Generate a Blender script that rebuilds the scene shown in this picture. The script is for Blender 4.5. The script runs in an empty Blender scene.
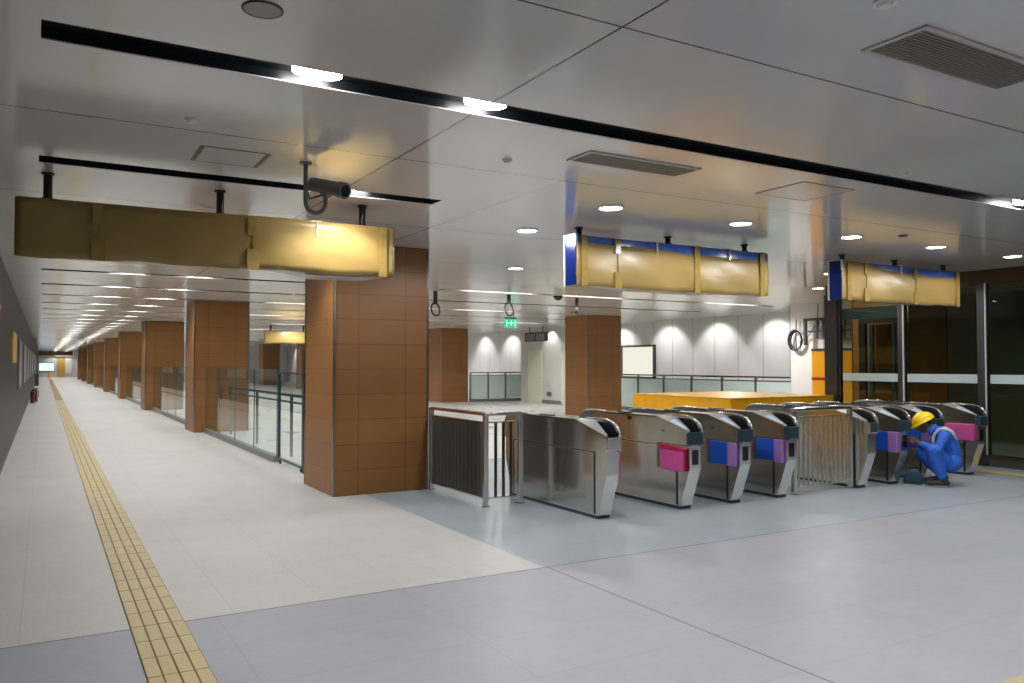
import bpy, bmesh, math, random
from mathutils import Vector, Matrix
random.seed(7)
PI = math.pi
scn = bpy.context.scene
COL = scn.collection
H = 3.08                                   # ceiling height

# ------------------------------------------------------------------ materials
class NT:
    """tiny helper round a material's node tree"""
    def __init__(s, name):
        s.m = bpy.data.materials.new(name); s.m.use_nodes = True
        s.t = s.m.node_tree; s.t.nodes.clear()
        s.out = s.n('ShaderNodeOutputMaterial')
    def n(s, typ, **kw):
        nd = s.t.nodes.new(typ)
        for k, v in kw.items(): setattr(nd, k, v)
        return nd
    def link(s, a, b): s.t.links.new(a, b)
    def put(s, sock, v):
        if hasattr(v, 'is_output'): s.link(v, sock)
        else: sock.default_value = v
    def math(s, op, a, b=0.0, c=0.0):
        nd = s.n('ShaderNodeMath', operation=op)
        s.put(nd.inputs[0], a); s.put(nd.inputs[1], b); s.put(nd.inputs[2], c)
        return nd.outputs[0]
    def mix(s, f, a, b):
        nd = s.n('ShaderNodeMix', data_type='RGBA')
        s.put(nd.inputs[0], f)
        for k, v in ((6, a), (7, b)):
            s.put(nd.inputs[k], v if hasattr(v, 'is_output') else (*v[:3], 1))
        return nd.outputs[2]
    def obj(s):
        if not hasattr(s, '_o'):
            s._o = s.n('ShaderNodeTexCoord').outputs['Object']
            x = s.n('ShaderNodeSeparateXYZ'); s.link(s._o, x.inputs[0]); s._x = x.outputs
        return s._o
    def xyz(s): s.obj(); return s._x
    def noise(s, scale=5, detail=3, stretch=None, rough=.55):
        nd = s.n('ShaderNodeTexNoise'); v = s.obj()
        if stretch:
            mp = s.n('ShaderNodeMapping'); s.link(v, mp.inputs[0]); mp.inputs['Scale'].default_value = stretch; v = mp.outputs[0]
        s.link(v, nd.inputs['Vector']); nd.inputs['Scale'].default_value = scale; nd.inputs['Detail'].default_value = detail
        nd.inputs['Roughness'].default_value = rough
        return nd.outputs['Fac']
    def ramp(s, f, lo, hi):
        nd = s.n('ShaderNodeMapRange'); s.put(nd.inputs[0], f)
        nd.inputs[1].default_value = lo; nd.inputs[2].default_value = hi
        return nd.outputs[0]
    def grid(s, axis, spacing, off, w):
        """1 on joint lines of width w"""
        v = s.math('SUBTRACT', s.xyz()[axis], off)
        v = s.math('PINGPONG', v, spacing / 2)
        return s.math('LESS_THAN', v, w / 2)
    def line(s, axis, pos, w):
        v = s.math('ABSOLUTE', s.math('SUBTRACT', s.xyz()[axis], pos))
        return s.math('LESS_THAN', v, w / 2)
    def mx(s, *v):
        r = v[0]
        for k in v[1:]: r = s.math('MAXIMUM', r, k)
        return r
    def bsdf(s, color, rough=.5, metal=0., spec=.5, bump=None, bstr=.1, bdist=.01, **kw):
        b = s.n('ShaderNodeBsdfPrincipled')
        s.put(b.inputs['Base Color'], color if hasattr(color, 'is_output') else (*color[:3], 1))
        s.put(b.inputs['Roughness'], rough); s.put(b.inputs['Metallic'], metal); s.put(b.inputs['Specular IOR Level'], spec)
        for k, v in kw.items(): s.put(b.inputs[k.replace('_', ' ')], v)
        if bump is not None:
            bp = s.n('ShaderNodeBump'); s.put(bp.inputs['Height'], bump)
            bp.inputs['Strength'].default_value = bstr; bp.inputs['Distance'].default_value = bdist
            s.link(bp.outputs[0], b.inputs['Normal'])
        s.link(b.outputs[0], s.out.inputs[0])
        return s.m

def scale_c(c, k): return tuple(min(1, v * k) for v in c)
def plain(name, c, rough=.5, metal=0., var=.08, ns=6, spec=.5, **kw):
    t = NT(name)
    col = t.mix(t.noise(ns), scale_c(c, 1 - var), scale_c(c, 1 + var))
    return t.bsdf(col, rough, metal, spec, **kw)
def emis(name, c, st):
    t = NT(name); e = t.n('ShaderNodeEmission'); e.inputs[0].default_value = (*c, 1); e.inputs[1].default_value = st
    t.link(e.outputs[0], t.out.inputs[0]); return t.m
def brushed(name, c, rough=.26, stretch=(60, 1.2, 60), var=.12):
    t = NT(name)
    nz = t.noise(6, 4, stretch)
    col = t.mix(nz, scale_c(c, 1 - var), scale_c(c, 1 + var))
    r = t.math('ADD', t.math('MULTIPLY', nz, .12), rough - .06)
    return t.bsdf(col, r, 1.0)
def glass(name, tint=(.9, .97, .94), rough=.0, ior=1.5):
    t = NT(name)
    fr = t.n('ShaderNodeFresnel'); fr.inputs[0].default_value = ior
    tr = t.n('ShaderNodeBsdfTransparent'); tr.inputs[0].default_value = (*tint, 1)
    gl = t.n('ShaderNodeBsdfGlossy'); gl.inputs['Roughness'].default_value = rough
    geo = t.n('ShaderNodeNewGeometry'); ff = t.math('MULTIPLY', fr.outputs[0], t.math('SUBTRACT', 1.0, geo.outputs['Backfacing']))
    ms = t.n('ShaderNodeMixShader'); t.link(ff, ms.inputs[0]); t.link(tr.outputs[0], ms.inputs[1]); t.link(gl.outputs[0], ms.inputs[2])
    t.link(ms.outputs[0], t.out.inputs[0]); return t.m

M = {}
M['steel'] = brushed('brushed stainless steel', (.74, .73, .70), .22, (8, 8, 1), .06)
M['steel_h'] = brushed('brushed stainless panel', (.62, .605, .57), .15, (9, 9, .6), .07)
M['steel_dark'] = brushed('dark bronze steel', (.26, .25, .22), .24, (3, 3, .3), .03)
M['edge_bright'] = plain('bright post edge', (.55, .55, .55), .35, .3, var=.03)
M['post_dark'] = plain('dark steel post', (.06, .06, .062), .3, .6, var=.05)
M['satin'] = plain('satin grey steel', (.36, .36, .35), .42, .4, var=.03)
M['steel_bright'] = brushed('polished steel', (.66, .66, .65), .16, (1, 60, 60), .05)
M['black'] = plain('matt black', (.006, .006, .007), .45)
M['black_gloss'] = plain('gloss black', (.006, .007, .009), .08)
M['black_metal'] = plain('black painted metal', (.012, .012, .016), .3)
M['slot_black'] = plain('slot black', (.009, .010, .012), .3, spec=.3)
M['dark_teal'] = plain('dark teal plastic', (.018, .045, .06), .3)
M['deck_black'] = plain('satin black deck', (.008, .010, .016), .4, spec=.3)
M['grille'] = plain('speaker grille', (.34, .34, .33), .5)
M['dark_grey'] = plain('dark grey', (.05, .05, .05), .5)
M['mid_grey'] = plain('grey paint', (.19, .19, .17), .45)
M['white'] = plain('white paint', (.78, .78, .75), .4, var=.02)
M['lip_lit'] = plain('lit slot side', (.7, .7, .68), .35, var=.02)
M['blue_film'] = plain('blue plastic film', (.07, .15, .50), .18, var=.35, ns=9)
M['blue_deep'] = plain('deep blue film', (.004, .020, .16), .2, var=.2)
M['white_film'] = plain('clouded plastic film', (.60, .60, .58), .15, var=.1)
M['foam_blue'] = plain('blue foam', (.0, .075, .50), .6, var=.1)
M['foam_purple'] = plain('lilac foam', (.36, .18, .50), .6, var=.1)
M['foam_pink'] = plain('pink foam', (.62, .09, .33), .45, var=.25, ns=14)
M['foam_red'] = plain('red foam', (.50, .008, .07), .5, var=.15)
M['pad_glass'] = plain('pale reader pad', (.50, .62, .72), .3, var=.1)
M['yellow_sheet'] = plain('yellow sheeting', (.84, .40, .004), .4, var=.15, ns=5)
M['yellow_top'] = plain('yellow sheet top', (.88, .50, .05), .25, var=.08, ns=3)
M['cabinet'] = plain('orange yellow enamel', (.85, .38, .004), .35, var=.03)
M['red'] = plain('red enamel', (.30, .008, .01), .35)
M['dark_red'] = plain('dark red enamel', (.10, .006, .008), .35)
M['kerb'] = plain('steel grey kerb', (.16, .17, .17), .4)
M['cream'] = plain('cream door', (.72, .70, .58), .45, var=.03)
M['wood_yellow'] = plain('yellow board', (.48, .29, .06), .5, var=.15)
M['tape'] = plain('brown packing tape', (.33, .225, .06), .2, var=.35, ns=12)
M['clear_tape'] = plain('clear tape', (.75, .68, .5), .08, var=.2)
M['glass'] = glass('balustrade glass', (.93, .98, .965), ior=1.45)
M['glass_edge'] = plain('green glass edge', (.03, .12, .11), .15)
M['glass_dark'] = glass('tinted screen glass', (.72, .76, .66), ior=1.55)
M['frost_band'] = plain('frosted strip', (.42, .52, .53), .5, var=.04)
M['frost'] = plain('frosted glass', (.62, .76, .73), .25, var=.04)
M['poster_sheet'] = plain('poster sheet', (.17, .19, .21), .3, var=.1)
M['lamp'] = emis('lit lamp', (1, .985, .97), 40)
M['lamp_slot'] = emis('lit slot strip', (1, .985, .97), 9)
M['lamp_hall'] = emis('lit downlight', (1, .98, .95), 30)
M['lightbox'] = emis('lit blank panel', (1, .98, .84), .8)
M['window_light'] = emis('lit window', (.72, .9, 1), 1.1)
M['exit_green'] = emis('exit sign green', (.02, .70, .36), .9)
M['exit_white'] = emis('exit sign white', (.8, 1, .9), 1.0)

t = NT('kraft paper'); nz = t.noise(3, 5); cr = t.noise(3.5, 2, (1, 1, 2.2))
M['kraft'] = t.bsdf(t.mix(nz, (.31, .205, .060), (.355, .245, .082)), .34, 0, .5, bump=cr, bstr=.2, bdist=.02)

t = NT('pillar cladding')
z = t.xyz()
fz = t.math('FLOOR', t.math('DIVIDE', z[2], .307))
wn = t.n('ShaderNodeTexWhiteNoise', noise_dimensions='1D'); t.link(fz, wn.inputs['W'])
jt = t.mx(t.grid(2, .307, 0, .006), t.line(0, .31, .006), t.line(0, .93, .006), t.line(1, .31, .006), t.line(1, .93, .006))
base = t.mix(wn.outputs[0], (.235, .102, .028), (.270, .120, .035))
base = t.mix(t.math('MULTIPLY', t.noise(2.5, 4), .6), base, (.31, .14, .043))
M['clad'] = t.bsdf(t.mix(jt, base, (.10, .048, .018)), .42, 0, .4, bump=jt, bstr=-.3, bdist=.004)

def granite(name, a, b, rough, jx, jy, jc=.55, sc=160, extra=None, dirt=1.0):
    t = NT(name)
    sp = t.ramp(t.noise(sc, 2), .35, .65)
    big = t.noise(1.3, 4); st = t.ramp(t.noise(.7, 6, rough=.7), .5, .8)
    c = t.mix(sp, a, b)
    c = t.mix(t.math('MULTIPLY', big, .35), c, scale_c(a, .8))
    # every slab has a slightly different tone
    fx = t.math('FLOOR', t.math('DIVIDE', t.math('SUBTRACT', t.xyz()[0], jx[1]), jx[0]))
    fy = t.math('FLOOR', t.math('DIVIDE', t.math('SUBTRACT', t.xyz()[1], jy[1]), jy[0]))
    w = t.n('ShaderNodeTexWhiteNoise', noise_dimensions='2D'); cb = t.n('ShaderNodeCombineXYZ')
    t.link(fx, cb.inputs[0]); t.link(fy, cb.inputs[1]); t.link(cb.outputs[0], w.inputs['Vector'])
    c = t.mix(t.math('MULTIPLY', w.outputs[0], .14), c, scale_c(b, .72))
    c = t.mix(t.math('MULTIPLY', st, .30 * dirt), c, scale_c(a, .6))
    c = t.mix(t.math('MULTIPLY', t.ramp(t.noise(9, 5, rough=.75), .35, .7), .22 * dirt), c, scale_c(a, .72))
    j = t.mx(t.grid(0, jx[0], jx[1], .007), t.grid(1, jy[0], jy[1], .007))
    c = t.mix(t.math('MULTIPLY', j, jc), c, scale_c(a, .35))
    if extra is not None: c = t.mix(t.line(0, extra, .011), c, (.06, .06, .065))
    if jy[1] == 5.4: c = t.mix(t.line(1, 5.4, .016), c, (.10, .10, .105))
    r = t.math('ADD', t.math('MULTIPLY', big, .2), rough - .1)
    return t.bsdf(c, r, 0, .4)
M['floor_grey'] = granite('grey granite floor', (.30, .31, .355), (.39, .40, .445), .45, (1.24, 3.45), (.62, 5.4), .20, 160, 3.45)
M['floor_beige'] = granite('beige stone floor', (.475, .47, .445), (.55, .545, .52), .4, (.59, 1.08), (1.2, 5.4), .22, 60)
M['floor_gate'] = granite('blue grey floor by gates', (.315, .36, .40), (.35, .395, .435), .35, (50, 3.43), (50, 5.4), .4, 20)
M['floor_white'] = granite('pale floor of hall', (.58, .575, .555), (.66, .655, .63), .3, (1.2, 3.4), (1.2, 12), .15, 40, None, .25)

t = NT('ceiling panels')
j = t.mx(t.grid(1, 2.62, 2.79, .012), t.line(0, 2.18, .012), t.math('MULTIPLY', t.line(0, 3.62, .009), t.math('GREATER_THAN', t.xyz()[1], 5.4)))
c = t.mix(t.noise(.5, 3), (.66, .65, .62), (.72, .71, .68))
wav = t.noise(1.4, 1, (1, .5, 1))
M['ceil'] = t.bsdf(t.mix(j, c, (.05, .045, .035)), .13, 0, .75, bump=wav, bstr=.10, bdist=.03)

t = NT('dark wall panels')
j = t.mx(t.grid(1, 1.2, .3, .012), t.line(2, 2.32, .01))
M['wall_dark'] = t.bsdf(t.mix(j, t.mix(t.noise(4, 4), (.009, .012, .017), (.013, .017, .023)), (.004, .004, .004)), .45, 0, .3)
t = NT('white wall panels')
j = t.mx(t.grid(1, 1.0, 16.0, .022))
M['wall_white'] = t.bsdf(t.mix(j, t.mix(t.noise(1), (.66, .655, .63), (.72, .715, .69)), (.28, .28, .26)), .38)
M['wall_plain'] = plain('pale wall', (.62, .61, .57), .5, var=.03)
M['wall_room'] = plain('dark olive wall', (.15, .155, .11), .5)
M['header'] = plain('dark brown header', (.09, .05, .025), .12)

# ------------------------------------------------------------------ geometry
class MB:
    """collects shapes and links them as ONE mesh object"""
    def __init__(s): s.bm = bmesh.new()
    def box(s, x0, x1, y0, y1, z0, z1, bev=0, mi=0):
        r = bmesh.ops.create_cube(s.bm, size=1)['verts']
        for v in r:
            v.co = Vector(((x0 + x1) / 2 + v.co.x * (x1 - x0), (y0 + y1) / 2 + v.co.y * (y1 - y0), (z0 + z1) / 2 + v.co.z * (z1 - z0)))
        fs = list({f for v in r for f in v.link_faces})
        for f in fs: f.material_index = mi
        if bev:
            es = list({e for f in fs for e in f.edges})
            g = bmesh.ops.bevel(s.bm, geom=es, offset=bev, segments=2, affect='EDGES', profile=.7)
            for f in g['faces']: f.material_index = mi
        return s
    def prism(s, pts, axis, a, b, mi=0):
        """closed outline pts (two coordinates) extruded along axis from a to b"""
        def P(p, k):
            return {0: (k, p[0], p[1]), 1: (p[0], k, p[1]), 2: (p[0], p[1], k)}[axis]
        A = [s.bm.verts.new(P(p, a)) for p in pts]; B = [s.bm.verts.new(P(p, b)) for p in pts]
        n = len(pts); F = [s.bm.faces.new(A), s.bm.faces.new(B)]
        for i in range(n): F.append(s.bm.faces.new((A[i], A[(i + 1) % n], B[(i + 1) % n], B[i])))
        for f in F: f.material_index = mi
        bmesh.ops.recalc_face_normals(s.bm, faces=F)
        return s
    def cyl(s, p, q, r, r2=None, n=16, cap=True):
        p, q = Vector(p), Vector(q); d = q - p
        g = bmesh.ops.create_cone(s.bm, cap_ends=cap, segments=n, radius1=r, radius2=r if r2 is None else r2, depth=d.length)
        bmesh.ops.transform(s.bm, verts=g['verts'], matrix=Matrix.Translation((p + q) / 2) @ d.to_track_quat('Z', 'Y').to_matrix().to_4x4())
        return s
    def ball(s, c, r, sx=1, sy=1, sz=1, n=16, rot=None):
        g = bmesh.ops.create_uvsphere(s.bm, u_segments=n, v_segments=max(6, n // 2), radius=r)
        m = Matrix.Diagonal((sx, sy, sz, 1))
        if rot is not None: m = rot.to_4x4() @ m
        bmesh.ops.transform(s.bm, verts=g['verts'], matrix=Matrix.Translation(Vector(c)) @ m)
        return s
    def tube(s, pts, r, n=10, closed=False, caps=True):
        pts = [Vector(p) for p in pts]; N = len(pts); rings = []
        up = Vector((0, 0, 1)); prev = None
        for i, p in enumerate(pts):
            if closed: d = pts[(i + 1) % N] - pts[i - 1]
            else: d = pts[min(i + 1, N - 1)] - pts[max(i - 1, 0)]
            d.normalize()
            u = prev if prev is not None else (up if abs(d.z) < .9 else Vector((1, 0, 0)))
            u = (u - d * u.dot(d)).normalized(); prev = u; w = d.cross(u)
            rr = r[i] if isinstance(r, (list, tuple)) else r
            rings.append([s.bm.verts.new(p + (u * math.cos(a) + w * math.sin(a)) * rr) for a in [2 * PI * k / n for k in range(n)]])
        F = []
        for i in range(N if closed else N - 1):
            A, B = rings[i], rings[(i + 1) % N]
            for k in range(n): F.append(s.bm.faces.new((A[k], A[(k + 1) % n], B[(k + 1) % n], B[k])))
        if caps and not closed:
            F.append(s.bm.faces.new(rings[0])); F.append(s.bm.faces.new(rings[-1]))
        bmesh.ops.recalc_face_normals(s.bm, faces=F)
        return s
    def bone(s, p, q, r1, r2):
        s.ball(p, r1, n=14); s.ball(q, r2, n=14)
        if (Vector(q) - Vector(p)).length > 1e-4: s.cyl(p, q, r1, r2, 14)
        return s
    def chain(s, pts, rs):
        for i in range(len(pts) - 1): s.bone(pts[i], pts[i + 1], rs[i], rs[i + 1])
        return s
    def build(s, name, mat, parent=None, smooth=False, angle=None):
        me = bpy.data.meshes.new(name); s.bm.to_mesh(me); s.bm.free()
        for m in (mat if isinstance(mat, (list, tuple)) else [mat]): me.materials.append(M[m] if isinstance(m, str) else m)
        if smooth:
            for p in me.polygons: p.use_smooth = True
            if angle: me.set_sharp_from_angle(angle=math.radians(angle))
        o = bpy.data.objects.new(name, me); COL.objects.link(o)
        if parent: o.parent = parent
        return o
def box(*a, **k): return MB().box(*a, **k)
def thing(name, label, cat, loc=(0, 0, 0), group=None, rz=0):
    o = bpy.data.objects.new(name, None); COL.objects.link(o); o.location = loc; o.rotation_euler.z = rz
    o.empty_display_size = .1
    return tag(o, label, cat, group)
def tag(o, label, cat, group=None):
    o['label'] = label; o['category'] = cat
    if group: o['group'] = group
    return o
def struct(o): o['kind'] = 'structure'; return o
def copy_tree(o, parent=None):
    c = o.copy(); COL.objects.link(c)
    if parent: c.parent = parent
    for ch in o.children: copy_tree(ch, c)
    return c
def remesh(o, vox, it=3, fac=.5):
    md = o.modifiers.new('r', 'REMESH'); md.mode = 'VOXEL'; md.voxel_size = vox; md.use_smooth_shade = True
    sm = o.modifiers.new('s', 'SMOOTH'); sm.iterations = it; sm.factor = fac
    dg = bpy.context.evaluated_depsgraph_get(); dg.update()
    me = bpy.data.meshes.new_from_object(o.evaluated_get(dg))
    o.modifiers.clear(); old = o.data; o.data = me; bpy.data.meshes.remove(old)
    for p in me.polygons: p.use_smooth = True
    return o

# ------------------------------------------------------------------ the setting
def rects(z, xs, ys, pick, up=True):
    """a sheet of rectangles over a grid; pick(xc, yc) gives the material index, or None for a hole"""
    b = MB(); V = {}
    def v(i, j):
        if (i, j) not in V: V[i, j] = b.bm.verts.new((xs[i], ys[j], z))
        return V[i, j]
    for i in range(len(xs) - 1):
        for j in range(len(ys) - 1):
            k = pick((xs[i] + xs[i + 1]) / 2, (ys[j] + ys[j + 1]) / 2)
            if k is None: continue
            q = [v(i, j), v(i + 1, j), v(i + 1, j + 1), v(i, j + 1)]
            f = b.bm.faces.new(q if up else q[::-1]); f.material_index = k
    return b
XL, XR, YB, YE = -.53, 18.5, -7., 110.
def floor_pick(x, y):
    if y < 5.4: return 0
    if x < 3.43: return 1
    if y < 12.0: return 2
    return 3
struct(rects(0, [XL - .2, 3.43, XR + .3], [YB, 5.4, 12.0, YE], floor_pick).build('floor', ['floor_grey', 'floor_beige', 'floor_gate', 'floor_white']))

# slots in the ceiling: (x0, x1, y0, y1, lamp xs, lamp length, place)
SLOTS = []
for k in range(-3, 41):
    y = 4.10 + 2.62 * k
    if k == 0: SLOTS.append((-.03, 11.9, y - .12, y + .12, [1.21, 2.2, 7.95, 9.2], .26, 'near'))
    elif k < 0: SLOTS.append((-.03, 11.9, y - .12, y + .12, [1.21, 2.2, 4.6, 7.95, 10.5], .26, 'behind'))  # unseen slots added overhead and behind for their light
    else: SLOTS.append((-.05, 3.1, y - .12, y + .12, [2.3] if k == 1 else [1.21, 2.3], .30, 'corridor'))
    if 4 <= k <= 12: SLOTS[-1] = (-.05, 4.55) + SLOTS[-1][2:]
for k in range(4, 25):  # far rows added to light the depth of the hall
    y = 4.10 + 2.62 * k
    SLOTS.append((4.62, 16.2 if k not in (6, 10, 14, 18, 22) else 13.9, y - .12, y + .12, [] if k % 2 else [5.6, 8.2, 10.6] + ([14.9] if k in (4, 8, 12) else []), 1.7, 'hall'))  # right end lamps added to brighten the hall pillar fronts
xs = sorted({XL - .2, 3.43, XR + .3, *[s[0] for s in SLOTS], *[s[1] for s in SLOTS]})
ys = sorted({YB, YE, *[s[2] for s in SLOTS], *[s[3] for s in SLOTS]})
def ceil_pick(x, y):
    for s in SLOTS:
        if s[0] < x < s[1] and s[2] < y < s[3]: return None
    return 0
struct(rects(H, xs, ys, ceil_pick, up=False).build('ceiling', 'ceil'))

struct(box(XL - .2, XL, YB, YE, 0, H).build('wall_left', 'wall_dark'))
struct(box(XL, XL + .012, YB, YE, 0, .10).build('baseboard_left', 'dark_grey'))
struct(box(XL - .2, XR + .3, YB - .2, YB, 0, H).build('wall_back', 'wall_plain'))
struct(box(XR, XR + .3, 14.0, YE, 0, H).build('wall_right', 'wall_white'))
struct(box(16.2, XR + .3, 11.0, 14.0, 0, H).build('wall_corner', 'wall_white'))
struct(box(17.0, 17.3, YB, 10.99, 0, H).build('wall_room', 'wall_room'))
struct(box(4.6, XR, 71.0, 71.2, 0, H).build('wall_far', 'wall_plain'))
# end of the corridor
e = struct(MB().box(XL, XR, YE, YE + .2, 0, H).box(1.25, 3.4, YE - .3, YE, 2.45, H).build('wall_end', 'wall_plain'))
struct(box(XL, 3.0, YE - .35, YE - .02, 2.6, H).build('trim_1', 'header'))
w = struct(MB().box(-.5, 1.15, YE - .10, YE - .02, .7, .78).box(-.5, 1.15, YE - .10, YE - .02, 1.68, 1.76).box(-.5, -.44, YE - .1, YE - .02, .7, 1.7).box(1.1, 1.16, YE - .1, YE - .02, .7, 1.7).build('window_1', 'mid_grey'))
box(-.46, 1.12, YE - .07, YE - .05, .76, 1.70).build('pane', 'window_light', w)
struct(box(1.38, 2.2, YE - .12, YE - .01, 0, 2.4).build('door_1', 'wood_yellow'))
struct(box(2.26, 2.95, YE - .10, YE - .01, .45, 2.4).build('door_2', 'cream'))

# pillars
def pillar(x, y):
    b = MB().box(0, 1.24, 0, 1.24, 0, H)
    o = struct(b.build('pillar', 'clad')); o.location = (x, y, 0)
    for cx in (0, 1.24):
        for cy in (0, 1.24):
            a = .022; sx = -1 if cx == 0 else 1; sy = -1 if cy == 0 else 1
            MB().box(min(cx + sx * .006, cx - sx * a), max(cx + sx * .006, cx - sx * a), min(cy + sy * .006, cy - sy * a), max(cy + sy * .006, cy - sy * a), .0, H - .001).build('corner_trim', 'steel_dark', o)
    return o
PY = [9.5 + 10.45 * k for k in range(9)]
for y in PY: pillar(3.03, y)
for y in PY[:7]: pillar(14.25, y)

# block of wall with two doors at the far side of the hall
blk = MB().box(17.62, XR, 24.6, 29.6, 0, H)
struct(blk.build('wall_service', 'wall_plain'))
for i, (y0, y1) in enumerate(((27.95, 28.9), (25.4, 26.4))):
    d = struct(MB().box(17.585, 17.622, y0 - .06, y0, 0, 2.16).box(17.585, 17.622, y1, y1 + .06, 0, 2.16).box(17.585, 17.622, y0 - .06, y1 + .06, 2.1, 2.16).box(17.60, 17.625, y0, y1, .01, 2.1).build('door_%d' % (i + 3), 'cream'))
    MB().cyl((17.57, y0 + .1, 1.0), (17.57, y0 + .22, 1.0), .012).box(17.57, 17.6, y0 + .1, y0 + .12, .985, 1.015).build('door_handle', 'steel', d)
struct(box(17.60, 17.622, 26.46, 27.89, 0, .14).build('baseboard_service', 'mid_grey'))

# ------------------------------------------------------------------ tactile strips
def tactile(name, label, x0, x1, y0, y1, along):
    b = MB().box(x0, x1, y0, y1, 0.0005, .004, mi=1)
    n = 4
    if along == 'y':
        w = (x1 - x0) / n; y = y0
        while y < y1 - .01:
            for k in range(n):
                b.box(x0 + k * w + .004, x0 + (k + 1) * w - .006, y + .004, min(y + .296, y1), .003, .0085)
            y += .30 if y < 40 else 1.5
    else:
        w = (y1 - y0) / n; x = x0
        while x < x1 - .01:
            for k in range(n): b.box(x + .004, min(x + .296, x1), y0 + k * w + .004, y0 + (k + 1) * w - .006, .003, .0085)
            x += .30
    o = b.build(name, ['tactile', 'tactile_gap_shade']); tag(o, label, 'tactile paving')
M['tactile'] = plain('yellow tactile tile', (.47, .385, .20), .5, var=.12, ns=3)
M['tactile_gap_shade'] = plain('tactile groove shade', (.20, .13, .035), .6)  # brown grout, darkened to stand in for shade between the ribs
tactile('tactile_strip', 'long yellow ribbed tactile strip running up the corridor floor', .475, .78, -2.1, 100, 'y')
tactile('tactile_strip', 'yellow tactile strip beside the rightmost ticket gate', 11.97, 12.29, 3.5, 7.3, 'y')
tactile('tactile_strip', 'yellow tactile strip entering the bottom right corner of the floor', 4.15, 8, 2.01, 2.31, 'x')

# ------------------------------------------------------------------ ceiling lights
ORD = 'first second third fourth fifth sixth seventh eighth ninth tenth eleventh twelfth thirteenth fourteenth fifteenth sixteenth seventeenth eighteenth nineteenth twentieth'.split()
TENS = {20: 'twenty', 30: 'thirty', 40: 'forty'}
def ordinal(n):
    if n <= 20: return ORD[n - 1]
    t, u = n // 10 * 10, n % 10
    return {30: 'thirtieth', 40: 'fortieth'}[n] if u == 0 else TENS[t] + '-' + ORD[u - 1]
def spot(x, y, z, W, ang=130, blend=.5, r=.06, col=(1, .985, .97), tilt=None):
    l = bpy.data.lights.new('lamp_light', 'SPOT'); l.energy = W; l.spot_size = math.radians(ang); l.spot_blend = blend; l.shadow_soft_size = r; l.color = col
    o = bpy.data.objects.new('lamp_light', l); COL.objects.link(o); o.location = (x, y, z)
    if tilt: o.rotation_euler = tilt
    return o
P_CORR, P_HALL, P_DOWN, P_NEAR, P_WASH = 66, 120, 78, 54, 115
nc = 0; nh = 0
for (x0, x1, y0, y1, lx, ll, where) in SLOTS:
    yc = (y0 + y1) / 2
    if where == 'corridor':
        nc += 1
        lab = 'narrow black light slot by the hanging camera, short of the left wrapped sign' if nc == 1 else '%s black light slot across the corridor ceiling counted from the hanging camera' % ordinal(nc)
        grp = 'light slots along the corridor ceiling'
    elif where == 'hall':
        nh += 1; lab = '%s ' % ordinal(nh) + ('bright' if lx else 'black') + ' light slot across the hall ceiling counted from the ticket gates'; grp = 'light slots across the hall ceiling'
    elif where == 'near': lab = 'longest black light slot crossing the top of the photo above everything'; grp = None
    else: lab = 'unseen black light slot added in the ceiling behind the viewer, %s row back' % ordinal(SLOTS.index((x0, x1, y0, y1, lx, ll, where)) + 1); grp = None
    t = thing('light_slot', lab, 'ceiling light', (x0, yc, H), grp)
    L, hw, dp = x1 - x0, (y1 - y0) / 2, .075 if where == 'corridor' else .055
    lip = dp if where == 'hall' and lx else .006  # white far side stands for its lamplit glow, full height in lit hall slots
    b = MB().box(0, L, -hw, hw, dp, dp + .01, mi=0)
    b.box(0, L, hw, hw + .008, .001, lip, mi=1).box(0, L, hw, hw + .008, lip, dp + .001, mi=0).box(0, L, -hw - .008, -hw, .001, dp, mi=0).box(-.008, 0, -hw, hw, .001, dp, mi=0).box(L, L + .008, -hw, hw, .001, dp, mi=0)
    b.build('channel', ['slot_black', 'lip_lit'], t)
    for x in lx:
        a = x - x0
        if where == 'hall': box(a - ll / 2, a + ll / 2, -.05, .05, dp - .022, dp - .001).build('lamp', 'lamp_slot', t)
        else: MB().prism([(a + (.13 if where in ('near', 'behind') else .22) * math.cos(q), .085 * math.sin(q)) for q in [2 * PI * i / 24 for i in range(24)]], 2, dp - .03, dp - .001).build('lamp', 'lamp', t)
        W = {'corridor': P_CORR, 'hall': P_HALL, 'near': P_NEAR, 'behind': P_NEAR}[where]
        spot(x, yc, H - .01, W * (2.2 if x == 14.9 else 1), 128 if where != 'hall' else 160, .5)

dl0 = None; nd = 0
def downlight(x, y, label, W=P_DOWN, ang=172):
    t = thing('downlight', label, 'ceiling light', (x, y, H), 'round downlights above the gates')
    pts = [(.115 * math.cos(a), .115 * math.sin(a)) for a in [2 * PI * k / 32 for k in range(32)]]
    MB().tube([(p[0], p[1], -.006) for p in pts], .010, 8, closed=True).build('trim_ring', 'white', t, True)
    MB().cyl((0, 0, -.008), (0, 0, -.001), .107, n=32).build('lens', 'lamp_hall', t)
    spot(x, y, H - .02, W, ang, .2, .08)
for x, l in ((4.62, 'round downlight above the left end of the middle wrapped sign'), (6.32, 'round downlight above the right half of the middle wrapped sign'),
             (8.10, 'round downlight above the left end of the right wrapped sign'), (9.73, 'round downlight above the right end of the right wrapped sign'),
             (11.49, 'round downlight in the top right by the glass screen header')):
    downlight(x, 6.1, l)
downlight(4.61, 7.61, 'round downlight left of the middle wrapped sign, nearer of two')
downlight(6.29, 10.72, 'round downlight left of the middle wrapped sign, farther of two')
downlight(8.0, 10.72, 'round downlight behind the left half of the middle wrapped sign')
downlight(9.72, 10.72, 'round downlight behind the right half of the middle wrapped sign')
downlight(11.1, 8.75, 'unseen downlight added behind the right wrapped sign')  # added out of sight to brighten the yellow counter
downlight(13.06, 10.6, 'small downlight left of the right wrapped sign beyond the steel post')

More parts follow.
